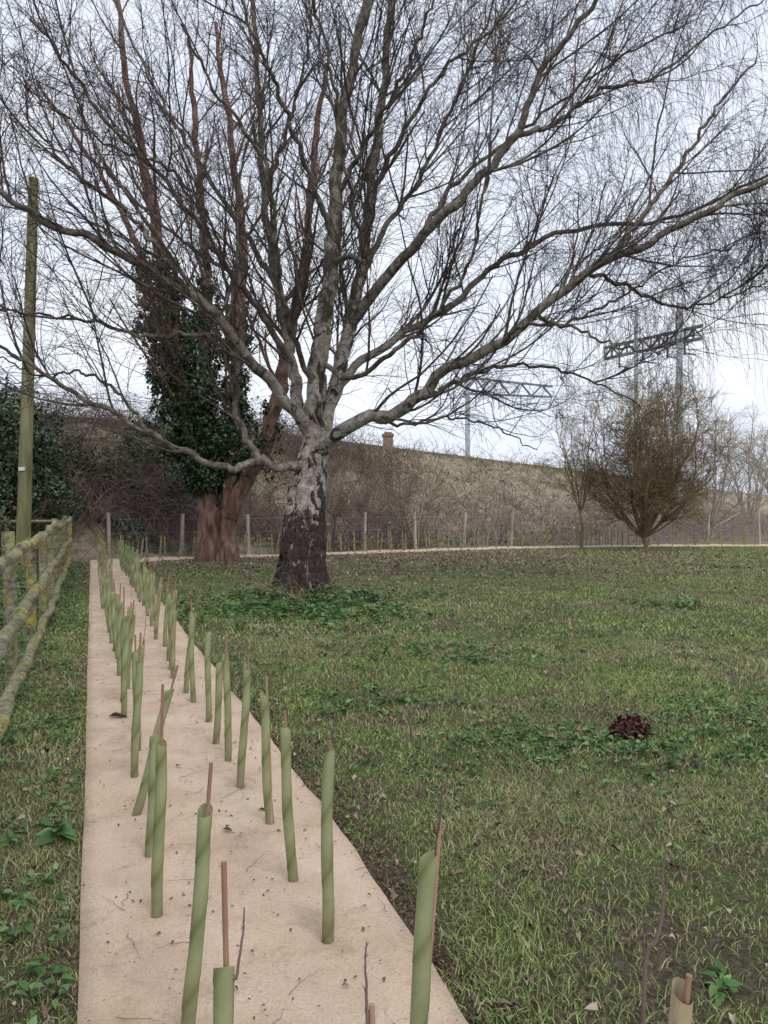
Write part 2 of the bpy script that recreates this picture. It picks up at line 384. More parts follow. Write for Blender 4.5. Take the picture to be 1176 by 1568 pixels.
parts.append(lawn(230000,4.2,8.5,-6,6,.036,.006))
parts.append(lawn(150000,8.5,16,-9.5,10.5,.042,.012))
parts.append(lawn(75000,16,28.5,-12,18,.05,.024))
build('grass',parts,[M_grass],False)
x,y=scatter(230000,-18,75,24,120);s=crest_s(x,y)
k=(s>-1.)&(s<15)&(y>strip_y(x)+1.5)&(rng.random(len(x))<np.clip(70/y,0,1))&(fbm(x,y,.9,35)>.44);x,y,s=x[k],y[k],s[k];m=len(x)
gp=sstep((fbm(x,y,.3,31)-.5)/.1)
parts=[blades(x,y,rng.uniform(.1,.5,m)*(.3+1.2*fbm(x,y,1.,33)),rng.uniform(.02,.05,m)*(1+y/80),rng.random(m)*.8*(.35+1.1*fbm(x,y,.25,36)),np.where(rng.random(m)<.95-.6*gp,rng.uniform(.75,1,m),.3),2.)]
build('dry_bank_grass',parts,[M_grass],False)

# ---------------------------------------------------------------- weeds
def weeds(cx,cy,n,spread,size,hgt,nl=5):
    px=cx+rng.normal(0,spread[0],n);py=cy+rng.normal(0,spread[1],n)
    return weedpts(px,py,size,hgt,nl)
def weedpts(px,py,size,hgt,nl=5):
    k=~((px>Lx(py)-.02)&(px<Rx(py)+.03)&(py<21));px,py=px[k],py[k];n=len(px)
    X_=np.repeat(px,nl);Y_=np.repeat(py,nl);m=len(X_)
    th=rng.random(m)*6.283;el=rng.uniform(-.1,.7,m)
    D=np.stack([np.cos(th)*np.cos(el),np.sin(th)*np.cos(el),np.sin(el)],1)
    C=np.stack([X_,Y_,gh(X_,Y_)],1)+D*.01;C[:,2]+=rng.random(m)*hgt
    Nn=np.array([[0,0,1.]])+rng.normal(0,.35,(m,3))
    return leafshape(C,D,Nn,size*rng.uniform(.55,1.25,m),.55,.3,.14,rng.random(m))
parts=[]
for (ix,iy,n,sx,sy,sz,hg) in [(540,1085,26,.22,.12,.05,.04),(640,1080,14,.2,.1,.05,.04),(690,1005,50,.5,.35,.06,.05),(820,1140,60,.4,.25,.045,.03),
    (1080,1140,150,.5,.4,.045,.05),(1130,1090,70,.4,.3,.045,.04),(560,1070,30,.5,.3,.05,.04),(420,935,150,.8,.45,.08,.1),(480,920,170,.9,.45,.09,.12),(540,945,90,.6,.5,.08,.08),
    (340,945,80,.8,.5,.07,.07),(1040,930,30,.3,.2,.08,.08),(850,1130,50,.3,.25,.045,.03),(1100,870,14,.4,.3,.09,.06),(630,1000,60,.9,.6,.05,.03),(800,1000,60,1.5,.9,.05,.03),(980,1000,60,1.5,.9,.05,.03),(700,1180,40,.5,.3,.035,.02),(1110,1520,4,.02,.02,.05,.03),(520,960,60,1.2,.8,.06,.05)]:
    Yd=1708/(iy-HZ);parts.append(weeds((ix-588)/F*Yd,Yd,n,(sx,sy),sz,hg,6))
x,y=scatter(6000,-4,9,1.5,14);k=(fbm(x,y,1.1,41)>.56)&(x>Rx(y));parts.append(weedpts(x[k],y[k],.028,.02,5))
y=rng.uniform(1.2,20,2600);x=Lx(y)-.05-rng.random(2600)**1.0*1.6
k=fbm(x,y,1.6,43)>.40;parts.append(weedpts(x[k],y[k],.042,.06,6))
y=rng.uniform(5,22,2200);x=Lx(y)-.7-rng.random(2200)*5
parts.append(weedpts(x,y,.09,.3,5))
parts.append(weeds(-1.46,3.35,3,(.03,.03),.10,.03,6))
build('weeds',parts,[M_weed])

# dead leaves
n=7000;y=1.2+rng.random(n)**1.3*17;x=rng.uniform(-.75,.75,n)*(y+1.5)
th=rng.random(n)*6.283;D=np.stack([np.cos(th),np.sin(th),rng.normal(0,.35,n)],1)
k=~((x>Lx(y)-.03)&(x<Rx(y)+.03));x,y,D=x[k],y[k],D[k];m=len(x)
C=np.stack([x,y,gh(x,y)+.010+rng.random(m)*.018],1)
parts=[leafshape(C,D,np.array([[0,0,1.]])+rng.normal(0,.6,(m,3)),rng.uniform(.010,.038,m)*(1+(rng.random(m)<.05)*.6),.66,.5,.4,rng.random(m)*.95)]
n=9000;y=rng.uniform(1.2,7,n);x=Rx(y)+.01+rng.exponential(.12,n)
D=rdir(n);D[:,2]*=.3
parts.append(leafshape(np.stack([x,y,gh(x,y)+.004+rng.random(n)*.006],1),D,rdir(n)+np.array([[0,0,1.]]),rng.uniform(.004,.016,n),.7,.5,.4,rng.random(n)*.55))
n=7000;x=rng.normal(-.0,6.0,n);y=rng.normal(20,3.4,n);k=(y<strip_y(x)-.5)&~((x>Lx(y)-.03)&(x<Rx(y)+.03))&(y>11);x,y=x[k],y[k];m=len(x)
th=rng.random(m)*6.283;D=np.stack([np.cos(th),np.sin(th),rng.normal(0,.25,m)],1)
parts.append(leafshape(np.stack([x,y,gh(x,y)+.02+rng.random(m)*.03],1),D,np.array([[0,0,1.]])+rng.normal(0,.5,(m,3)),rng.uniform(.03,.08,m),.7,.35,.25,.2+.75*rng.random(m)))
n=1100;y=1.2+rng.random(n)**1.2*15;t=rng.random(n)**.8;x=Lx(y)+(Rx(y)-Lx(y))*t
th=rng.random(n)*6.283;D=np.stack([np.cos(th),np.sin(th),rng.normal(0,.1,n)],1)
parts.append(leafshape(np.stack([x,y,.028+0*x],1),D,np.array([[0,0,1.]])+rng.normal(0,.25,(n,3)),rng.uniform(.004,.020,n),.6,.2,.2,rng.random(n)*.5))
C=np.array([P(165,1103,5.2),P(340,1278,3.38),P(270,1180,4.2),P(395,1248,3.6),P(345,1275,3.4),P(640,1440,2.55)]);C[:,2]=.03
parts.append(leafshape(C,np.array([[1,.2,0],[1,-.3,0],[.2,1,0],[1,0,0.],[.5,1,0],[1,.5,0]]),np.array([[0,.2,1.]]*6),np.array([.13,.05,.04,.04,.03,.04]),.6,.1,.2,np.array([.15,.1,.1,.1,.1,.2])))
build('fallen_leaves',parts,[M_dead])
n=420;y=1.3+rng.random(n)*12;x=rng.uniform(-.6,.7,n)*(y+1);z=np.where((x>Lx(y))&(x<Rx(y)),.029,gh(x,y)+.02)
th=rng.random(n)*6.283;D=np.stack([np.cos(th),np.sin(th),0*th],1)
Pn,R=walk(np.stack([x,y,z],1),D,rng.uniform(.04,.2,n),rng.uniform(.001,.0022,n),6,.0,0)
Pn[:,:,:2]+=rng.normal(0,.004,Pn[:,:,:2].shape)
build('fallen_twigs',tubes(Pn,R,4),[M_brown])
n=750;Yd=4.9;c=np.array([(963-588)/F*Yd,Yd-.02,0]);v=rdir(n);v[:,2]=np.abs(v[:,2]);r=rng.random(n)**.4
C=c+v*r[:,None]*np.array([.13,.11,.12]);C[:,2]+=gh(C[:,0],C[:,1])
build('rotten_leaf_clump',[leafshape(C,rdir(n),v+rdir(n)*.7,rng.uniform(.02,.05,n),.6,.5,.4,rng.random(n))],[M_clump])
n=150;th=rng.uniform(-3.1,.1,n);p0=np.stack([-1.34+np.cos(th)*rng.uniform(.42,.8,n),12.6+np.sin(th)*rng.uniform(.42,.8,n),0*th],1);p0[:,2]=gh(p0[:,0],p0[:,1])
a_,r_=walk(p0,np.stack([np.cos(th)*.8,np.sin(th)*.8,1+0*th],1)+rng.normal(0,.4,(n,3)),rng.uniform(.2,.55,n),np.full(n,.004),7,.08,-1.2,.5)
build('dry_stems',tubes(a_,r_,4),[M_drystem])

# ---------------------------------------------------------------- tree guards
def guard_mesh(name,h,cane,twig,r=.021,seed=0,tan=False):
    rg=np.random.default_rng(seed);nz=60;nt_=20
    zz=np.linspace(0,h,nz);u=np.arange(nt_+1)/nt_
    U,Z=np.meshgrid(u,zz);turns=3.0*h/.6;ph=rg.random()*6.28
    TH=2*np.pi*(U+Z/h*turns)+ph
    rad=r*(.98+.07*U)*(1+.03*np.sin(Z*23+seed)+.02*np.sin(TH*2+Z*9))
    V=np.stack([rad*np.cos(TH)+.004*np.sin(Z*9+seed),rad*np.sin(TH)+.003*np.cos(Z*11),Z+(.012*np.cos(TH+seed))*(Z/h)**8-.01*(Z==0)],-1).reshape(-1,3)
    i=np.arange(nz-1)[:,None]*(nt_+1)+np.arange(nt_)[None]
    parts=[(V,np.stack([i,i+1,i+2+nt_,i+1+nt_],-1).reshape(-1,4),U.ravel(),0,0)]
    cz=np.linspace(-.05,h+cane,12);ox=.008*np.cos(seed*2.1);oy=-.009
    cp=np.stack([ox+.004*np.sin(cz*5)+.008*(cz/h),oy+.009*(cz/h),cz],1)[None]
    if cane>0: parts+=tubes(cp,np.full((1,12),.0055),8,0,1,cap=True)
    if twig>0:
        p,R=walk(np.array([[-.005,.005,h*.6]]),np.array([[.0,0,1.]]),np.array([twig+h*.4]),np.array([.0034]),14,.06,.2,.4)
        parts+=tubes(p,R,5,0,2)
        q,Rq=grow(p,R,14,(.012,.04),(30,60),3,.1,0,.6,.001,.0018,.5);parts+=tubes(q,Rq,4,0,2)
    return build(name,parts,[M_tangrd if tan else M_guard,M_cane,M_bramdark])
def place(ob,X_,Y_,lx,ly,rz=0):
    ob.location=(X_,Y_,.012)
    d=Vector((lx,ly,1)).normalized();q=Vector((0,0,1)).rotation_difference(d)
    ob.rotation_mode='QUATERNION';ob.rotation_quaternion=q@Quaternion((0,0,1),rz)
hand=[(.06,1.8,.08,0,.62,.085,0),(-.188,2.52,.01,0,.63,.04,0),(-.351,2.935,-.05,0,.588,.07,0),(-.5135,3.457,-.05,0,.593,.08,0),
(-.7315,3.917,.055,0,.62,.07,.22),(-.876,4.335,-.03,0,.59,.14,0),(-1.014,4.63,.05,0,.5,.05,0),(-1.17,5.11,0,0,.6,0,.1),(-1.398,5.62,-.02,0,.66,.1,0),(-1.53,5.92,.10,0,.56,.08,0),
(-.79,2.673,.02,0,.62,.20,0),(-.53,2.07,.08,0,.62,.13,0),(-.96,3.14,.04,.02,.5,.05,0),(-1.158,3.58,.27,.03,.6,.12,0),(-.293,1.45,-.02,0,.565,.20,0),
(-.023,1.35,-.03,0,.51,.05,0),(-1.326,4.08,.04,0,.62,.15,0),(.45,1.33,.12,0,.60,.03,0)]
for j,(X_,Y_,a,b_,h,c,tw) in enumerate(hand):
    o=guard_mesh('tree_guard',h,c,tw,.0195 if j!=0 else .0215,j,tan=(j==17));place(o,X_,Y_,a,b_)
def sapling(base,pts):
    p=np.array([(base[0],base[1],.0)]+[P(*q) for q in pts],float)
    o,r=spline(p,[.0042,.0036,.003,.0022,.0014],40,.0004)
    pt=tubes(o[None],r[None],6);q,Rq=grow(o[None,18:],r[None,18:],40,(.008,.026),(30,55),3,.05,0,.7,.0010,.0018,.05,.2);pt+=tubes(q,Rq,4)
    build('sapling',pt,[M_bramdark])
sapling((.055,1.81),[(664,1345,1.80),(669,1290,1.80),(676,1240,1.79),(677,1190,1.79),(681,1148,1.78)])
sapling((.455,1.335),[(988,1520,1.33),(1008,1440,1.32),(1018,1380,1.32),(1016,1340,1.32),(1023,1298,1.32)])
sapling((-.29,1.455),[(354,1540,1.45),(361,1500,1.45),(367,1460,1.45),(372,1425,1.45),(373,1392,1.45)])
sapling((-.02,1.355),[(563,1600,1.35),(561,1550,1.35),(561,1510,1.35),(559,1480,1.35),(561,1446,1.35)])
sapling((-.188,2.53),[(503,1180,2.53),(504,1150,2.53),(510,1120,2.53),(513,1095,2.53),(512,1080,2.53)])
var=[guard_mesh('tree_guard',.6+.02*(k%3-1),[.0,.08,.16,.05,.12,.22,.0,.1][k],[.15,0,0,.2,0,0,.1,0][k],.020,30+k).data for k in range(8)]
for o in list(bpy.data.objects):
    if o.data in var: bpy.data.objects.remove(o)
def auto(X_,Y_,z=.012):
    o=bpy.data.objects.new('tree_guard',var[rng.integers(8)]);bpy.context.scene.collection.objects.link(o)
    place(o,X_+rng.normal(0,.03),Y_,rng.normal(0,.07),rng.normal(0,.05),rng.random()*6.28);o.location.z=z
    s_=rng.uniform(.92,1.1);o.scale=(1,1,s_)
Yc=4.5
while Yc<20: auto(Lx(Yc)+.27,Yc);Yc+=rng.uniform(.33,.46)
Yc=6.4
while Yc<20: auto(Lx(Yc)+.77,Yc);Yc+=rng.uniform(.33,.46)
L_=np.concatenate([[0],np.cumsum(np.linalg.norm(np.diff(sp,axis=0),axis=1))])
for off in (-.25,.25):
    d=1.0+off
    while d<L_[-1]-.5:
        px=np.interp(d,L_,sp[:,0]);py=np.interp(d,L_,sp[:,1]);auto(px,py+off,.02);d+=rng.uniform(.38,.55)

# ---------------------------------------------------------------- wooden rail fence
fe=[];Fx=lambda Y_:-.60-.38*Y_
pys=np.arange(.26,19.6,1.8)
for py in pys:
    h=1.24+rng.normal(0,.05);c=np.linspace(-.3,h,8);tl=rng.normal(0,.02)
    fe+=tubes(np.stack([Fx(py)+.01*np.sin(c*3)+tl*c,py+0*c+rng.normal(0,.015)*c,c],1)[None],np.full((1,8),.045)*(1+.06*rng.normal(size=(1,8))),12,0,0,cap=True)
for rz,rr in ((1.13,.038),(.67,.042),(.2,.042)):
    for a_,b_ in zip(pys[:-1],pys[1:]):
        t=np.linspace(-.07,1.07,30);yy=a_+(b_-a_)*t;zz=rz+rng.normal(0,.025)+rng.normal(0,.035)*(t-.5)-.02*np.sin(t*3.1)+.01*np.sin(t*9+a_)
        fe+=tubes(np.stack([Fx(yy)+.068+.012*np.sin(t*7+rz)+rng.normal(0,.008),yy,zz],1)[None],(rr*(1+.08*np.sin(t*11+a_)+.05*rng.normal(size=30)))[None],14,0,0,cap=True)
for k_ in range(2):
    xx=Fx(19.5)-1.6*k_;c=np.linspace(-.3,1.2,6);fe+=tubes(np.stack([xx+0*c,19.6+0*c,c],1)[None],np.full((1,6),.055),10,0,0,cap=True)
for rz in (1.08,.6):
    t=np.linspace(0,1,8);fe+=tubes(np.stack([Fx(19.5)-3*t,19.52+0*t,rz+0*t],1)[None],np.full((1,8),.04),10,0,0,cap=True)
build('wooden_rail_fence',fe,[M_rail])

# telegraph pole
tp=empty('telegraph_pole')
b0=np.array(P(33,850,15));b0[2]=-.3;b1=np.array(P(53,275,15))
t=np.linspace(0,1,30)[:,None];build('pole',tubes((b0+(b1-b0)*t)[None],np.linspace(.14,.09,30)[None],18,0,0,cap=True),[M_pole],parent=tp)
c=np.array(P(33,718,14.85));V=np.array([[-.06,0,-.035],[.06,0,-.035],[.06,0,.035],[-.06,0,.035],[-.06,.03,-.035],[.06,.03,-.035],[.06,.03,.035],[-.06,.03,.035]])+c
build('label_plate',[(V,np.array([[0,1,2,3],[4,7,6,5],[0,4,5,1],[3,2,6,7],[0,3,7,4],[1,5,6,2]]),0,0,0)],[mat_wood('plate_white',(.6,.6,.6),(.7,.7,.7),(.75,.75,.75))],False,parent=tp)

# ---------------------------------------------------------------- silver birch
def limb(pts,r0,r1,S=44,wig=.03):
    p=np.array([P(*q) for q in pts]);n=len(p)
    return spline(p,r0+(r1-r0)*np.linspace(0,1,n)**.8,S,wig)
bt=empty('silver_birch_tree')
tr_pts=[P(461,930,12.6),P(462,905,12.6),P(464,860,12.6),P(467,800,12.6),P(471,755,12.6),P(476,720,12.6),P(482,690,12.6),P(484,660,12.6)]
tp_,trr=spline(tr_pts,[.56,.47,.37,.34,.315,.28,.23,.17],150,.006)
def tdisp(Pn,th):
    z=Pn[0,:,2][:,None];thh=th[None]
    fl=np.clip(1-(z-.0)/.7,0,1);cx=np.cos(thh);cy=np.sin(thh)
    d=1+.10*fl*np.sin(thh*5+1.3)+.06*fl*np.sin(thh*8)+.03*np.sin(thh*3+z*2)
    rg=lambda k,kz,sd:np.abs(vn(cx*k+z*kz+20,cy*k+z*kz*.6+20,1.,sd)-.5)*2
    low=np.clip(1.6-z,.25,1)
    d=d+.12*low*(rg(6,1.2,3)-.4)+.10*low*(rg(13,4,8)-.4)+.05*(rg(4,7,5)-.4)
    return d[None]
parts=tubes(tp_[None],trr[None],110,0,0,disp=tdisp)
A=[(482,700,12.6),(479,650,12.5),(484,600,12.4),(488,550,12.3),(495,500,12.2),(505,430,12.1),(510,370,12.1),(515,300,12),(520,220,12),(530,150,11.9),(545,80,11.9),(560,0,11.8),(568,-130,11.8)]
B=[(487,690,12.6),(503,625,12.8),(522,560,13),(535,500,13.2),(548,440,13.3),(560,370,13.4),(568,300,13.5),(575,230,13.5),(585,160,13.6),(592,80,13.7),(598,0,13.7),(606,-130,13.8)]
Cc=[(478,670,12.6),(458,620,12.8),(448,560,13.1),(436,500,13.4),(425,440,13.7),(415,380,14),(405,300,14.2),(400,220,14.4),(395,120,14.6),(388,0,14.8)]
D_=[(475,665,12.5),(442,618,12.1),(402,572,11.8),(365,530,11.5),(335,485,11.2),(290,450,11),(230,415,10.8),(160,375,10.6),(80,345,10.3),(30,315,10.1),(-20,280,10),(-90,240,9.9)]
E=[(462,712,12.4),(428,716,12.1),(398,704,11.9),(368,716,11.6),(330,713,11.4),(280,690,11.2),(230,665,11),(170,630,10.8),(110,600,10.7),(50,560,10.5),(-20,520,10.4)]
E2=[(398,704,11.9),(378,672,11.9),(362,632,12),(357,590,12.1),(366,540,12.2),(350,480,12.4),(342,410,12.6),(320,330,12.9),(280,240,13.2)]
F_=[(484,692,12.5),(518,662,12.2),(560,642,12),(605,632,11.8),(640,610,11.6),(670,575,11.5),(710,552,11.3),(770,525,11.1),(820,480,11),(870,440,10.9),(930,400,10.8),(1000,370,10.7),(1060,335,10.6),(1120,305,10.5),(1200,265,10.4),(1300,240,10.4)]
G_=[(512,600,12.7),(545,562,12.9),(600,522,13.1),(650,492,13.3),(700,462,13.4),(745,415,13.5),(790,390,13.5),(850,360,13.6),(930,345,13.6),(1010,340,13.7),(1090,310,13.7),(1190,260,13.7)]
H_=[(535,500,13.2),(580,440,12.8),(640,370,12.4),(700,310,12.1),(745,262,12),(785,215,11.9),(808,165,11.8),(825,115,11.7),(855,75,11.6),(900,20,11.5),(940,-60,11.4)]
I_=[(640,612,11.6),(670,600,11.9),(720,575,12.3),(780,560,12.7),(850,565,13.1),(920,590,13.5),(980,620,13.8)]
J_=[(548,440,13.3),(590,350,13.8),(640,280,14.2),(685,180,14.6),(725,90,15),(765,-20,15.3)]
K_=[(448,560,13.1),(400,480,12.7),(350,415,12.3),(300,340,12),(240,262,11.8),(170,195,11.5),(110,110,11.3),(50,30,11)]
Lm=[(425,440,13.7),(370,350,14.2),(312,262,14.6),(262,180,14.9),(215,90,15.2),(170,-10,15.4)]
Mm=[(512,370,12.1),(480,285,11.7),(450,205,11.4),(420,125,11.1),(382,40,10.8),(350,-60,10.6)]
N_=[(508,400,12.1),(545,395,11.4),(560,400,11.0),(545,340,10.6),(530,260,10.2),(518,185,9.9),(505,100,9.6),(480,0,9.3)]
O_=[(365,530,11.5),(300,512,11.2),(220,515,11),(140,492,10.8),(60,482,10.6),(-40,470,10.5)]
Q_=[(560,642,12),(620,650,12.3),(690,640,12.8),(760,655,13.3),(820,690,13.8)]
R_=[(500,560,12.2),(540,580,11.6),(600,540,11),(650,500,10.6),(690,450,10.2),(720,400,9.9),(740,300,9.6),(760,200,9.3)]
S_=[(568,300,13.5),(620,200,13.3),(680,110,13.1),(760,40,12.9),(830,-50,12.7)]
T_=[(870,440,10.9),(900,420,11.5),(960,440,12.2),(1030,470,12.7),(1100,460,13.1),(1180,430,13.4)]
U_=[(790,210,11.9),(850,190,12.3),(920,140,12.7),(1000,120,13.1),(1080,60,13.5),(1170,0,13.9)]
V_=[(518,300,12),(560,220,11.6),(610,130,11.2),(650,40,10.9),(680,-60,10.6)]
W_=[(405,300,14.2),(440,200,14.5),(470,90,14.8),(480,-20,15)]
Y_l=[(484,600,12.4),(450,520,11.8),(430,440,11.2),(420,340,10.7),(400,240,10.3),(330,140,9.9),(280,40,9.6)]
Z_l=[(770,525,11.1),(800,500,10.4),(870,500,9.9),(940,530,9.5),(1010,540,9.2)]
A2=[(930,400,10.8),(1000,310,11),(1050,240,11.2),(1100,160,11.4),(1160,90,11.6)]
B2=[(290,450,11),(240,380,10.6),(190,320,10.4),(120,270,10.2),(40,180,10)]
C2=[(230,665,11),(180,600,10.8),(120,570,10.7),(60,575,10.6),(-10,540,10.5)]
D2=[(640,370,12.4),(690,290,12.9),(760,230,13.4),(840,170,13.8),(950,90,14.2),(1050,40,14.5)]
E3=[(820,480,11),(850,500,11.4),(900,480,11.8),(960,450,12),(1040,400,12.2),(1120,380,12.4)]
F3=[(320,330,12.9),(260,260,12.6),(180,230,12.4),(100,180,12.2),(20,120,12)]
G3=[(350,415,12.3),(280,370,12.6),(200,300,12.9),(130,240,13.2),(60,230,13.5)]
limbs=[(A,.20,.05),(B,.15,.05),(Cc,.12,.04),(D_,.105,.028),(E,.08,.02),(E2,.055,.014),(F_,.12,.028),(G_,.08,.022),(H_,.10,.03),(I_,.045,.011),(J_,.06,.018),(K_,.06,.018),(Lm,.055,.018),(Mm,.05,.016),
(N_,.045,.016),(O_,.04,.011),(Q_,.03,.009),(R_,.045,.013),(S_,.05,.014),(T_,.04,.011),(U_,.045,.013),(V_,.045,.013),(W_,.045,.013),(Y_l,.05,.013),(Z_l,.03,.009),(A2,.045,.013),(B2,.04,.012),(C2,.028,.009),(D2,.045,.013),
(E3,.03,.01),(F3,.03,.01),(G3,.035,.01)]
LP=[];LR=[]
for pts,r0,r1 in limbs:
    p,r=limb(pts,r0,r1,56,.022);LP.append(p);LR.append(r)
LP=np.array(LP);LR=np.array(LR)
parts+=tubes(LP,LR,14)
LP2=LP[:,5:];LR2=LR[:,5:]
ZM=2.1
P0,R0=above(grow(LP2,LR2,.32,(2.2,4.2),(20,45),12,.07,.45,.55,.018,.04,.1,.3),2.6)
parts+=tubes(P0,R0,7)
def cat12(a,b):
    n=12
    def rs(p,r):
        u=np.linspace(0,p.shape[1]-1,n+1);i=np.minimum(u.astype(int),p.shape[1]-2);w=(u-i)
        return p[:,i]*(1-w)[None,:,None]+p[:,i+1]*w[None,:,None],r[:,i]*(1-w)+r[:,i+1]*w
    A_=rs(*a);B_=rs(*b);return np.concatenate([A_[0],B_[0]]),np.concatenate([A_[1],B_[1]])
LPc,LRc=cat12((P0,R0),(LP2,LR2))
P1,R1=grow(LP2,LR2,2.2,(1.3,3.2),(20,55),12,.08,.35,.5,.009,.024,.06,.25)
P1b,R1b=grow(P0,R0,2.3,(1.0,2.4),(20,50),12,.08,.3,.5,.008,.018,.06,.2)
P1=np.concatenate([P1,P1b]);R1=np.concatenate([R1,R1b]);P1,R1=above((P1,R1),ZM)
parts+=tubes(P1,R1,5)
P2,R2=grow(P1,R1,4.1,(.6,1.7),(18,50),8,.09,-.1,.55,.0048,.0090,.08,.12)
P2b,R2b=grow(LPc,LRc,2.2,(.5,1.5),(30,70),8,.10,.0,.3,.005,.010,.0,.2)
P2=np.concatenate([P2,P2b]);R2=np.concatenate([R2,R2b]);P2,R2=above((P2,R2),ZM)
parts+=tubes(P2,R2,3)
P3,R3=above(grow(P2,R2,4.1,(.3,.95),(15,45),4,.08,-.55,.6,.0029,.0045,.1,.0,r1=.6),ZM)
parts+=tubes(P3,R3,3)
wf_=lambda p:(p[:,0]>2.2+rng.random(len(p))*3.)&(p[:,2]>4.2)
P4,R4=grow(P1,R1,6.0,(.8,2.6),(20,80),8,.06,-2.2,.5,.0028,.0043,.2,.0,r1=.6,filt=wf_)
P4b,R4b=grow(P2,R2,.9,(.8,2.3),(20,80),8,.06,-2.4,.5,.0028,.0042,.2,.0,r1=.6,filt=wf_)
P4=np.concatenate([P4,P4b]);R4=np.concatenate([R4,R4b]);P4,R4=above((P4,R4),2.8)
parts+=tubes(P4,R4,3)
P5,R5=grow(P4,R4,2.0,(.25,.7),(12,40),4,.05,-1.8,.7,.0024,.0034,.1,.0,r1=.7)
parts+=tubes(P5,R5,3)
build('trunk_and_branches',parts,[M_birch],parent=bt)

# ---------------------------------------------------------------- ivy clad tree
it=empty('ivy_clad_tree');parts=[];YB=20.3
St=[([(318,870,YB),(319,820,YB),(318,770,YB),(308,720,YB),(292,650,20.2),(275,570,20),(262,470,19.8),(240,350,19.6),(222,250,19.4),(195,120,19.2),(180,-20,19)],[.36,.28,.25,.23,.22,.2,.18,.14,.10,.07,.05]),
([(348,868,YB-.1),(347,820,YB),(352,760,YB),(356,690,20.6),(362,600,20.9),(366,500,21),(372,380,21.2),(365,300,21.4),(350,180,21.6),(330,40,21.8)],[.32,.23,.21,.2,.18,.16,.13,.1,.08,.05]),
([(350,790,YB-.1),(368,750,20.1),(402,690,19.8),(425,610,19.5),(440,540,19.3),(455,460,19.1),(470,380,19),(480,250,18.9),(500,100,18.8)],[.22,.21,.19,.17,.15,.13,.10,.08,.05]),
([(300,660,20.2),(310,560,21),(318,450,21.5),(310,330,22),(300,200,22.4),(290,60,22.8)],[.2,.17,.13,.1,.08,.05]),
([(300,700,YB),(275,600,21),(240,480,21.6),(212,380,22),(150,260,22.4),(60,130,22.8)],[.16,.15,.12,.09,.06,.04])]
SP=[];SR=[]
for p,r in St:
    q,rr=spline(np.array([P(*k) for k in p]),r,60,.03);SP.append(q);SR.append(rr)
SP=np.array(SP);SR=np.array(SR)
parts+=tubes(SP,SR,24,disp=lambda Pn,th:1+.12*np.sin(th*4+Pn[:,:,2:3]*2)+.06*np.sin(th*9+Pn[:,:,2:3]*5))
Q1,q1=grow(SP[:,18:],SR[:,18:],1.6,(1.5,4.2),(25,60),10,.1,.3,.45,.014,.05,.1,.3);parts+=tubes(Q1,q1,5)
Q2,q2=grow(Q1,q1,2.8,(.7,2.),(20,55),7,.11,.1,.5,.008,.015,.1,.1);parts+=tubes(Q2,q2,3)
Q3,q3=grow(Q2,q2,3.4,(.4,1.1),(20,50),4,.1,-.1,.6,.0045,.007,.1,.0);parts+=tubes(Q3,q3,3)
build('stems_and_branches',parts,[M_bark2],parent=it)
def ivytufts(Pn,R,t0,t1,nt_,rad,per,seed):
    t=t0+(t1-t0)*rng.beta(1.1,1.5,nt_);f=t*(len(Pn)-1);i=f.astype(int).clip(0,len(Pn)-2);w=(f-i)[:,None]
    p=Pn[i]*(1-w)+Pn[i+1]*w;th=rng.random(nt_)*6.283;o=np.stack([np.cos(th),np.sin(th),rng.normal(.0,.45,nt_)],1)
    tt=(t-t0)/(t1-t0);env=np.clip(np.minimum(tt*6,(1-tt)*2.0),.12,1)
    cl=fbm(np.cos(th)*1.4+seed*3,p[:,2]*.9+np.sin(th)*1.1,1.,seed)
    rr=R[i]+rad*env*rng.random(nt_)**.8*(.15+1.7*cl)
    c=p+o*rr[:,None];cs=rng.uniform(.09,.26,nt_)
    m=rng.poisson(per*(cs/.18)**2);k=np.repeat(np.arange(nt_),m);n=len(k)
    v=rdir(n);q=np.abs(rng.normal(0,.6,n))
    C=c[k]+v*(cs[k]*q)[:,None]*np.array([1,1,1.3])
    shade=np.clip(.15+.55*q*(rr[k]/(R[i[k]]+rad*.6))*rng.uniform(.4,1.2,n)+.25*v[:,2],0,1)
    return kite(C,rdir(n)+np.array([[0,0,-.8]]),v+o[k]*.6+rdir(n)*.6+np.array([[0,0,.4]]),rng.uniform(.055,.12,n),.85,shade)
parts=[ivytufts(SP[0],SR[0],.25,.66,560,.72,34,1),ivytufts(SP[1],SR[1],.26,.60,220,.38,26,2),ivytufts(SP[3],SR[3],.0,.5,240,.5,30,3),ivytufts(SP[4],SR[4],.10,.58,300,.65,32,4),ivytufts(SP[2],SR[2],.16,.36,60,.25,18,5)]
build('ivy',parts,[M_ivy],parent=it)

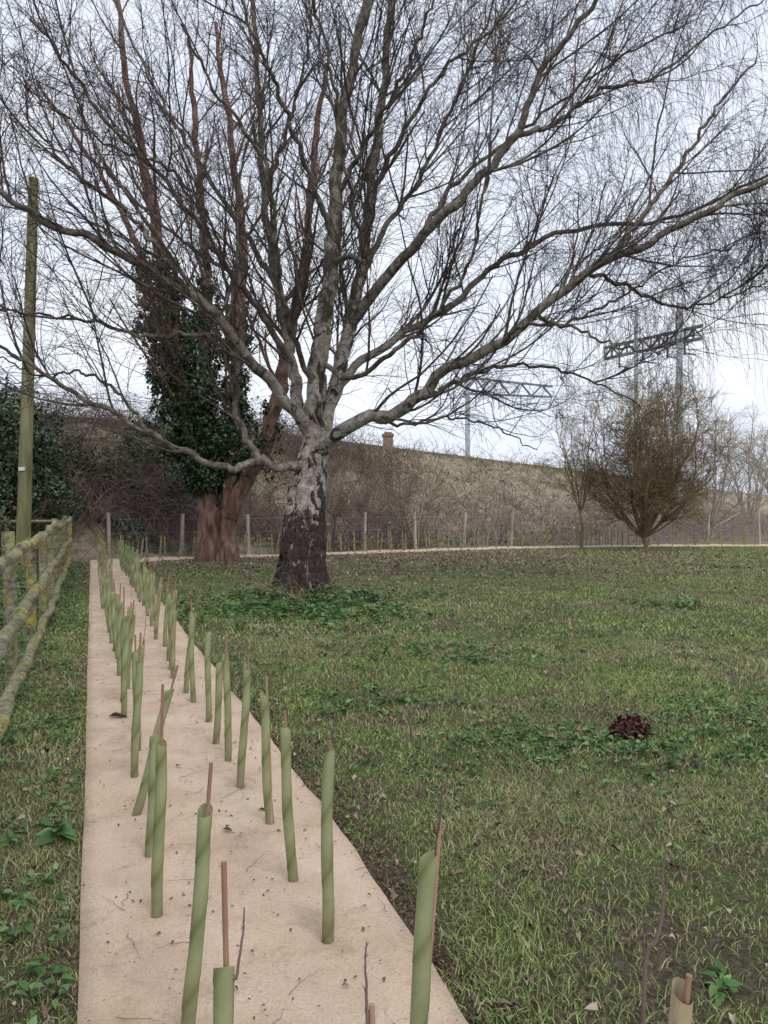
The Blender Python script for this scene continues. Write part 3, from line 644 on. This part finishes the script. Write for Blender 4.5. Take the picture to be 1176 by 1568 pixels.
# ---------------------------------------------------------------- evergreen / ivy bushes at left
def bush(name,blobs,n,mat,sz):
    o=empty(name);parts=[]
    tot=sum(b_[3]*b_[4] for b_ in blobs)
    for (cx,cy,cz,rx_,rz_) in blobs:
        m=int(n*rx_*rz_/tot);v=rdir(m)
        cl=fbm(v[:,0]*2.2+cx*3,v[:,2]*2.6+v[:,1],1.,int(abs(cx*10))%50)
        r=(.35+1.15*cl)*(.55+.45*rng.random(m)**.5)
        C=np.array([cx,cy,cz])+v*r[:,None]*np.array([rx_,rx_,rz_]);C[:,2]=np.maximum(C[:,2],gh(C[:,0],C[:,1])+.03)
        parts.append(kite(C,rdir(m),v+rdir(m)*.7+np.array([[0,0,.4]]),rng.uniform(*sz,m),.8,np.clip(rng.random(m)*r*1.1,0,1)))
    build('leaves',parts,[mat],parent=o)
    p0=np.array([[b_[0],b_[1],0] for b_ in blobs for k in range(6)],float)+rng.normal(0,.2,(len(blobs)*6,3))*[1,1,0]
    d=rng.normal(0,.3,(len(p0),3));d[:,2]=1
    Lh=np.array([(b_[2]+b_[4]*.8) for b_ in blobs for k in range(6)])
    a_,r_=walk(p0,d,Lh,np.full(len(p0),.05),10,.08,.2,.3);tt=tubes(a_,r_,6)
    a2,r2=grow(a_,r_,4,(.5,1.5),(25,60),6,.1,.1,.4,.006,.015);tt+=tubes(a2,r2,3)
    build('stems',tt,[M_bramdark],parent=o)
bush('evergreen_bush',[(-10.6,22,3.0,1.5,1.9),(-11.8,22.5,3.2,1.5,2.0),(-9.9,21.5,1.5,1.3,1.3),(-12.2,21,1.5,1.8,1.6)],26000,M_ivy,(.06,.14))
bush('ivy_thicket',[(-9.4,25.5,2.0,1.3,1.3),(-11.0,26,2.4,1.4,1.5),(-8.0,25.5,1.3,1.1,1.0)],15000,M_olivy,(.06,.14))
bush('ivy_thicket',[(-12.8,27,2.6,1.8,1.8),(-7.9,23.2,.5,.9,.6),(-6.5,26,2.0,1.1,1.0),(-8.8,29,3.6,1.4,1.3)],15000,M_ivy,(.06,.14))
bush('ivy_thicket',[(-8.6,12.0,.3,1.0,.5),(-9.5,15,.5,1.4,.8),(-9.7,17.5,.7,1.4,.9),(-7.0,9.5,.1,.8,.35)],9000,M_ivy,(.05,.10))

# ---------------------------------------------------------------- brambles
def bramble(name,n,region,mat,L,r,filt,k2=2.2,grav=-1.3):
    x,y=scatter(n,*region);k=filt(x,y);x,y=x[k],y[k];m=len(x)
    p0=np.stack([x,y,gh(x,y)-.03],1);d=rng.normal(0,.55,(m,3));d[:,2]=1
    a_,r_=walk(p0,d,rng.uniform(*L,m)*(.5+.9*fbm(x,y,.4,61)),rng.uniform(r*.6,r*1.2,m),9,.12,grav,.4)
    b_,s_=grow(a_,r_,k2,(.3,.9),(25,75),4,.12,-.3,.7,.003,.008,.1,.1)
    build(name,tubes(a_,r_,3)+tubes(b_,s_,3),[mat])
bramble('bramble_thicket',13000,(-14,34,22,62),M_bramble,(1.2,2.8),.011,lambda x,y:(y>strip_y(x)+1.3)&(crest_s(x,y)>6.5)&(crest_s(x,y)<22)&(rng.random(len(x))<np.clip(30/y,0,1)**2)&(fbm(x,y,.5,91)>.38))
bramble('bramble_thicket',8000,(-16,3,21.8,40),M_bramdark,(1.5,3.8),.013,lambda x,y:(y>strip_y(x)+1.2)&(crest_s(x,y)>0)&(fbm(x,y,.5,71)>.42)&(rng.random(len(x))<np.clip((3-x)/5,0,1)))
bramble('bramble_thicket',1500,(-13,-8,9,22),M_bramdark,(.8,1.8),.010,lambda x,y:(x<Fx(y)-.8))
bramble('bank_scrub',15000,(-18,60,28,110),M_brown,(.6,2.4),.016,lambda x,y:(crest_s(x,y)>-1.5)&(crest_s(x,y)<13)&(fbm(x,y,.25,95)>.50),3,-.6)
n=26000;x,y=scatter(n,-16,34,22,66);s=crest_s(x,y);k=(y>strip_y(x)+1.2)&(s>3)&(s<20);x,y=x[k],y[k];m=len(x)
C=np.stack([x,y,gh(x,y)+rng.random(m)**2*.9],1)
build('bramble_leaves',[leafshape(C,rdir(m),rdir(m)+np.array([[0,0,1.]]),rng.uniform(.05,.11,m),.7,.3,.2,.3+.7*rng.random(m))],[M_dead])
n=26000;x,y=scatter(n,-16,60,24,100);s=crest_s(x,y);k=(y>strip_y(x)+1.6)&(s>0)&(s<14)&(fbm(x,y,.3,97)>.56);x,y=x[k],y[k];m=len(x)
C=np.stack([x,y,gh(x,y)+rng.random(m)*.3],1)
build('bank_weeds',[kite(C,rdir(m),rdir(m)+np.array([[0,0,1.]]),rng.uniform(.08,.22,m),.7,rng.random(m))],[M_weed])

# ---------------------------------------------------------------- shrubs and trees at right
def autotree(name,base,stems,hgt,wid,mat,r0,d1,d2,d3,trunk=None,l1=(.9,2.2),sz=1.,wob=.08,low=.15,fat=1.,bow=.5):
    bx,by=base;bz=float(gh(bx,by));parts=[]
    o=np.array([bx,by,bz-.1]);top=o.copy()
    if trunk:
        tp2,rr=spline([o,o+[.03,0,trunk*.5],o+[-.04,.02,trunk]],[r0*1.9,r0*1.5,r0*1.4],14,.01);parts+=tubes(tp2[None],rr[None],12);top=tp2[-1]
    n=stems;th=np.arange(n)*2.4+rng.random(n);q=(np.arange(n)+.5)/n
    ex=np.sqrt(q)*wid;ez=(hgt-(trunk or 0))*(.36+.64*np.sqrt(np.clip(1-q**1.8,0,1)))*rng.uniform(.88,1.05,n)
    end=top+np.stack([np.cos(th)*ex,np.sin(th)*ex,ez],1)
    p0=top+np.stack([np.cos(th),np.sin(th),0*th],1)*r0*.7
    t=np.linspace(0,1,18)[None,:,None]
    c1=p0+np.stack([np.cos(th)*ex*bow,np.sin(th)*ex*bow,ez*.42],1)
    a_=(1-t)**2*p0[:,None]+2*t*(1-t)*c1[:,None]+t*t*end[:,None]
    wv=np.cumsum(rng.normal(0,wob*.12*hgt/6,(n,18,3)),axis=1);a_=a_+wv*np.minimum(t*3,1)
    r_=(r0*rng.uniform(.6,1.05,n))[:,None]*np.linspace(1,.15,18)[None]
    parts+=tubes(a_,r_,7)
    b_,s_=above(grow(a_,r_,d1,l1,(25,75),8,.11,.15,.5,.007*sz,.022*sz,low,.1),bz+.45);parts+=tubes(b_,s_,4)
    c_,q_=above(grow(b_,s_,d2,(.4,1.2),(20,65),5,.10,-.1,.5,.0045*sz*fat,.008*sz,.08,.05),bz+.3);parts+=tubes(c_,q_,3)
    if d3:
        e_,w_=grow(c_,q_,d3,(.25,.7),(15,55),3,.1,-.1,.6,.0032*sz*fat,.0055*sz*fat,.1,.0);parts+=tubes(e_,w_,3)
    return build(name,parts,[mat])
autotree('willow_tree',(8.9,26.2),24,6.0,2.3,M_olive,.050,5.2,5.5,6.,trunk=.5,l1=(.8,1.8),wob=.5,low=.15,fat=1.6,bow=.95)
autotree('young_tree',(6.75,26.3),9,5.4,1.3,M_olive,.035,4.5,4.5,4.5,trunk=1.4,l1=(.6,1.4),wob=.4,fat=1.3,bow=.7)
autotree('bare_tree',(14.9,35),14,6.2,2.8,M_far,.045,3.6,4.,4.,trunk=.6,l1=(1.,2.0),sz=1.2,wob=.45,fat=1.2,low=.25,bow=.9)
autotree('bare_shrub',(1.2,27.6),7,3.2,1.8,M_bramble,.04,2.4,2.6,2.5,l1=(.6,1.5),wob=.4)
autotree('bare_shrub',(-1.8,26.4),6,4.0,1.6,M_brown,.04,2.4,2.6,2.5,l1=(.6,1.5),wob=.4)
autotree('bare_shrub',(-5.8,25.5),8,5.0,1.8,M_brown,.04,2.4,2.6,2.5,l1=(.6,1.8),wob=.4)
autotree('bare_shrub',(4.6,30.5),7,3.0,1.8,M_bramble,.035,2.4,2.6,2.5,l1=(.6,1.5),wob=.4)
parts=[]
for k in range(18):
    bx=27+k*4.5+rng.normal(0,1.5);by=54+k*4+rng.normal(0,3);n=9
    th=rng.random(n)*6.28;rad=rng.random(n)*.6;d=np.stack([np.cos(th)*rad,np.sin(th)*rad,np.ones(n)],1);hh=rng.uniform(5.5,8)
    a_,r_=walk(np.repeat([[bx,by,float(gh(bx,by))]],n,0),d,np.full(n,hh),np.full(n,.08),10,.12,.2,.2);parts+=tubes(a_,r_,4)
    b_,s_=grow(a_,r_,2.6,(1.0,2.8),(20,65),6,.1,.1,.5,.016,.03,.15,.2);parts+=tubes(b_,s_,3)
    c_,q_=grow(b_,s_,3.4,(.8,1.8),(20,60),4,.1,.0,.5,.012,.018);parts+=tubes(c_,q_,3)
build('distant_trees',parts,[M_far])

# ---------------------------------------------------------------- wire fence behind the strip
wf=[];off=.95
d=0;pt=[]
while d<L_[-1]:
    px=np.interp(d,L_,sp[:,0]);py=np.interp(d,L_,sp[:,1])+off;pt.append((px,py));d+=2.0
pt=np.array(pt);c=np.linspace(-.2,1.25,4)
for (px,py) in pt:
    h=rng.normal(0,.05);lx_=rng.normal(0,.03)
    wf+=tubes(np.stack([px+c*lx_,py+0*c,c*(1+h)],1)[None],np.full((1,4),.052),8,0,0,cap=True)
for wz in (.3,.7,1.1):
    wf+=tubes(np.c_[pt,np.full(len(pt),wz)][None],np.full((1,len(pt)),.002),4,0,1)
xsn=np.linspace(0,len(pt)-1,260);wx=np.interp(xsn,np.arange(len(pt)),pt[:,0]);wy=np.interp(xsn,np.arange(len(pt)),pt[:,1])
vert=np.stack([np.stack([wx,wy,0*wx+.02],1),np.stack([wx,wy,0*wx+1.1],1)],1)
wf+=tubes(vert,np.full((len(wx),2),.001),3,0,1)
build('wire_fence',wf,[M_post,M_steel])

# ---------------------------------------------------------------- railway things
def boxm(a,b,w,h):
    a=np.array(a,float);b=np.array(b,float);d=nrm(b-a);up=np.array([0,0,1.]) if abs(d[2])<.9 else np.array([0,1.,0]);s_=nrm(np.cross(d,up));u=np.cross(s_,d)
    V=[]
    for p in (a,b):
        for sx,su in ((-1,-1),(1,-1),(1,1),(-1,1)): V.append(p+s_*sx*w/2+u*su*h/2)
    return (np.array(V),np.array([[0,1,2,3],[7,6,5,4],[0,4,5,1],[1,5,6,2],[2,6,7,3],[3,7,4,0]]),0,0,0)
pw=[]
CRf=np.array([(-30,22),(-13.8,31.9),(-6.2,38.7),(14.8,72),(60,145)],float)
cl=[]
for a_,b_ in zip(CRf[:-1],CRf[1:]):
    nseg=max(2,int(np.linalg.norm(b_-a_)/3))
    for k in range(nseg): cl.append(a_+(b_-a_)*k/nseg)
cl=np.array(cl)
for k in range(len(cl)-1): pw.append(boxm((*cl[k],H+.1),(*cl[k+1],H+.1),.25,.3))
build('parapet_wall',pw,[M_conc],False)
rl=[]
for k in range(0,12):
    rl.append(boxm((*cl[k],H+.2),(*cl[k],H+1.15),.05,.05))
    for zz in (H+.7,H+1.12): rl.append(boxm((*cl[k],zz),(*cl[k+1],zz),.04,.04))
build('trackside_railing',rl,[M_steel],False)
def lattice(name,parts_,mat): return build(name,parts_,[mat],False)
Yd=61;mx_=(716-588)/F*Yd;ztop=CH+(HZ-560)/F*Yd
cm=empty('overhead_line_mast')
lattice('mast',[boxm((mx_,Yd,H-1),(mx_,Yd,ztop),.36,.36),boxm((mx_-.5,Yd,H-.8),(mx_+.5,Yd,H-.8),.8,.6)],M_steel).parent=cm
zb=CH+(HZ-603)/F*Yd;xe=(845-588)/F*(Yd+6)
ar=[boxm((mx_-.3,Yd,zb),(xe,Yd+6,zb+.6),.16,.16),boxm((mx_-.3,Yd,zb+1.3),(xe,Yd+6,zb+1.5),.16,.16)]
for k in range(8):
    t0=k/8;t1=(k+1)/8;q=lambda t,u:(mx_-.3+(xe-mx_+.3)*t,Yd+6*t,zb+.6*t+(1.3-.4*t)*u)
    ar.append(boxm(q(t0,k%2),q(t1,(k+1)%2),.12,.12))
for k in (1,3,5):
    x_,y_,z_=q(k/8,0);ar.append(boxm((x_,y_,z_),(x_,y_,z_-1.2),.08,.08));ar.append(boxm((x_,y_,z_-1.0),(x_+1.2,y_,z_-.6),.06,.06))
lattice('boom',ar,M_dsteel).parent=cm
gg=empty('overhead_line_gantry')
W3=P
ms=[boxm((W3(1040,500,70)[0],70,-.5),W3(1040,465,70),.45,.4),boxm((W3(972,500,74)[0],74,-.5),W3(974,470,74),.3,.28)]
lattice('masts',ms,M_steel).parent=gg
a0=np.array(W3(925,550,77));a1=np.array(W3(1075,518,69));up=np.array([0,0,1.1]);tr=[boxm(a0,a1,.26,.26),boxm(a0+up,a1+up,.26,.26)]
nb=12
for k in range(nb):
    p=a0+(a1-a0)*k/nb;q_=a0+(a1-a0)*(k+1)/nb
    tr.append(boxm(p,p+up,.14,.14));tr.append(boxm(p+up*(k%2),q_+up*((k+1)%2),.14,.14))
for k in (2,5,8,10):
    p=a0+(a1-a0)*k/nb;tr.append(boxm(p,p-np.array([0,0,1.2]),.15,.15));tr.append(boxm(p-np.array([0,0,1.]),p+np.array([1.,0,-1.2]),.1,.1))
lattice('truss',tr,M_dsteel).parent=gg
wi=[]
for dz in (0,1.2):
    for w in (0,1.5):
        p0=np.array([-25+w,30,10.2+dz]);p1=np.array([mx_+w,Yd,zb-1.3+dz+1]);p2=np.array([24+w,73,zb+1+dz])
        wi.append(np.array([p0,p0*.5+p1*.5,p1,p1*.5+p2*.5,p2]))
build('overhead_wires',tubes(np.array(wi),np.full((4,5),.010),4),[M_dsteel])
Yd=46;bxp=(594-588)/F*Yd;zz=CH+(HZ-662)/F*Yd
bp=[boxm((bxp,Yd,0),(bxp,Yd,zz-.25),.6,.5),boxm((bxp,Yd,zz-.248),(bxp,Yd,zz-.1),.72,.62),boxm((bxp,Yd,zz-.098),(bxp,Yd,zz),.45,.4)]
build('brick_pier',bp,[M_brick],False)

# ---------------------------------------------------------------- world, sun, camera
w=bpy.data.worlds.new("World");bpy.context.scene.world=w;w.use_nodes=True;nt=w.node_tree
el=math.radians(48);az=math.radians(150)
sky=nt.nodes.new('ShaderNodeTexSky');sky.sky_type='NISHITA';sky.sun_disc=False;sky.sun_elevation=el;sky.sun_rotation=az
bg=nt.nodes['Background'];bg.inputs[1].default_value=.125
hs=nt.nodes.new('ShaderNodeHueSaturation');hs.inputs['Saturation'].default_value=.4;nt.links.new(sky.outputs[0],hs.inputs['Color'])
tc=nt.nodes.new('ShaderNodeTexCoord');mp=nt.nodes.new('ShaderNodeMapping');mp.inputs['Scale'].default_value=(1,1,2.6);nt.links.new(tc.outputs['Generated'],mp.inputs[0])
no=nt.nodes.new('ShaderNodeTexNoise');no.inputs['Scale'].default_value=1.8;no.inputs['Detail'].default_value=4;nt.links.new(mp.outputs[0],no.inputs['Vector'])
cr=nt.nodes.new('ShaderNodeValToRGB');cr.color_ramp.elements[0].position=.3;cr.color_ramp.elements[1].position=.7
cr.color_ramp.elements[0].color=(.68,.755,.93,1);cr.color_ramp.elements[1].color=(.90,.94,1,1);nt.links.new(no.outputs['Fac'],cr.inputs[0])
sc=nt.nodes.new('ShaderNodeMix');sc.data_type='RGBA';sc.blend_type='MULTIPLY';sc.inputs[0].default_value=1;nt.links.new(cr.outputs[0],sc.inputs[6]);sc.inputs[7].default_value=(9.7,9.7,9.7,1)
mx=nt.nodes.new('ShaderNodeMix');mx.data_type='RGBA';mx.inputs[0].default_value=.92;nt.links.new(hs.outputs[0],mx.inputs[6]);nt.links.new(sc.outputs[2],mx.inputs[7])
nt.links.new(mx.outputs[2],bg.inputs[0])
sl=bpy.data.lights.new('sun','SUN');sl.energy=1.5;sl.angle=math.radians(25);sl.color=(1,.975,.94);so=bpy.data.objects.new('sun',sl);bpy.context.scene.collection.objects.link(so)
dv=Vector((math.sin(az)*math.cos(el),math.cos(az)*math.cos(el),math.sin(el)))
so.rotation_euler=dv.to_track_quat('Z','Y').to_euler()
cam=bpy.data.cameras.new('camera');co=bpy.data.objects.new('camera',cam);bpy.context.scene.collection.objects.link(co)
cam.sensor_fit='VERTICAL';cam.sensor_height=36;cam.lens=36*F/1568;cam.clip_end=2000;cam.clip_start=.05
co.location=(0,0,CH);co.rotation_euler=(math.radians(90-.39),0,0)
sc_=bpy.context.scene;sc_.camera=co
sc_.view_settings.view_transform='Standard';sc_.view_settings.look='None';sc_.view_settings.exposure=0;sc_.view_settings.gamma=1
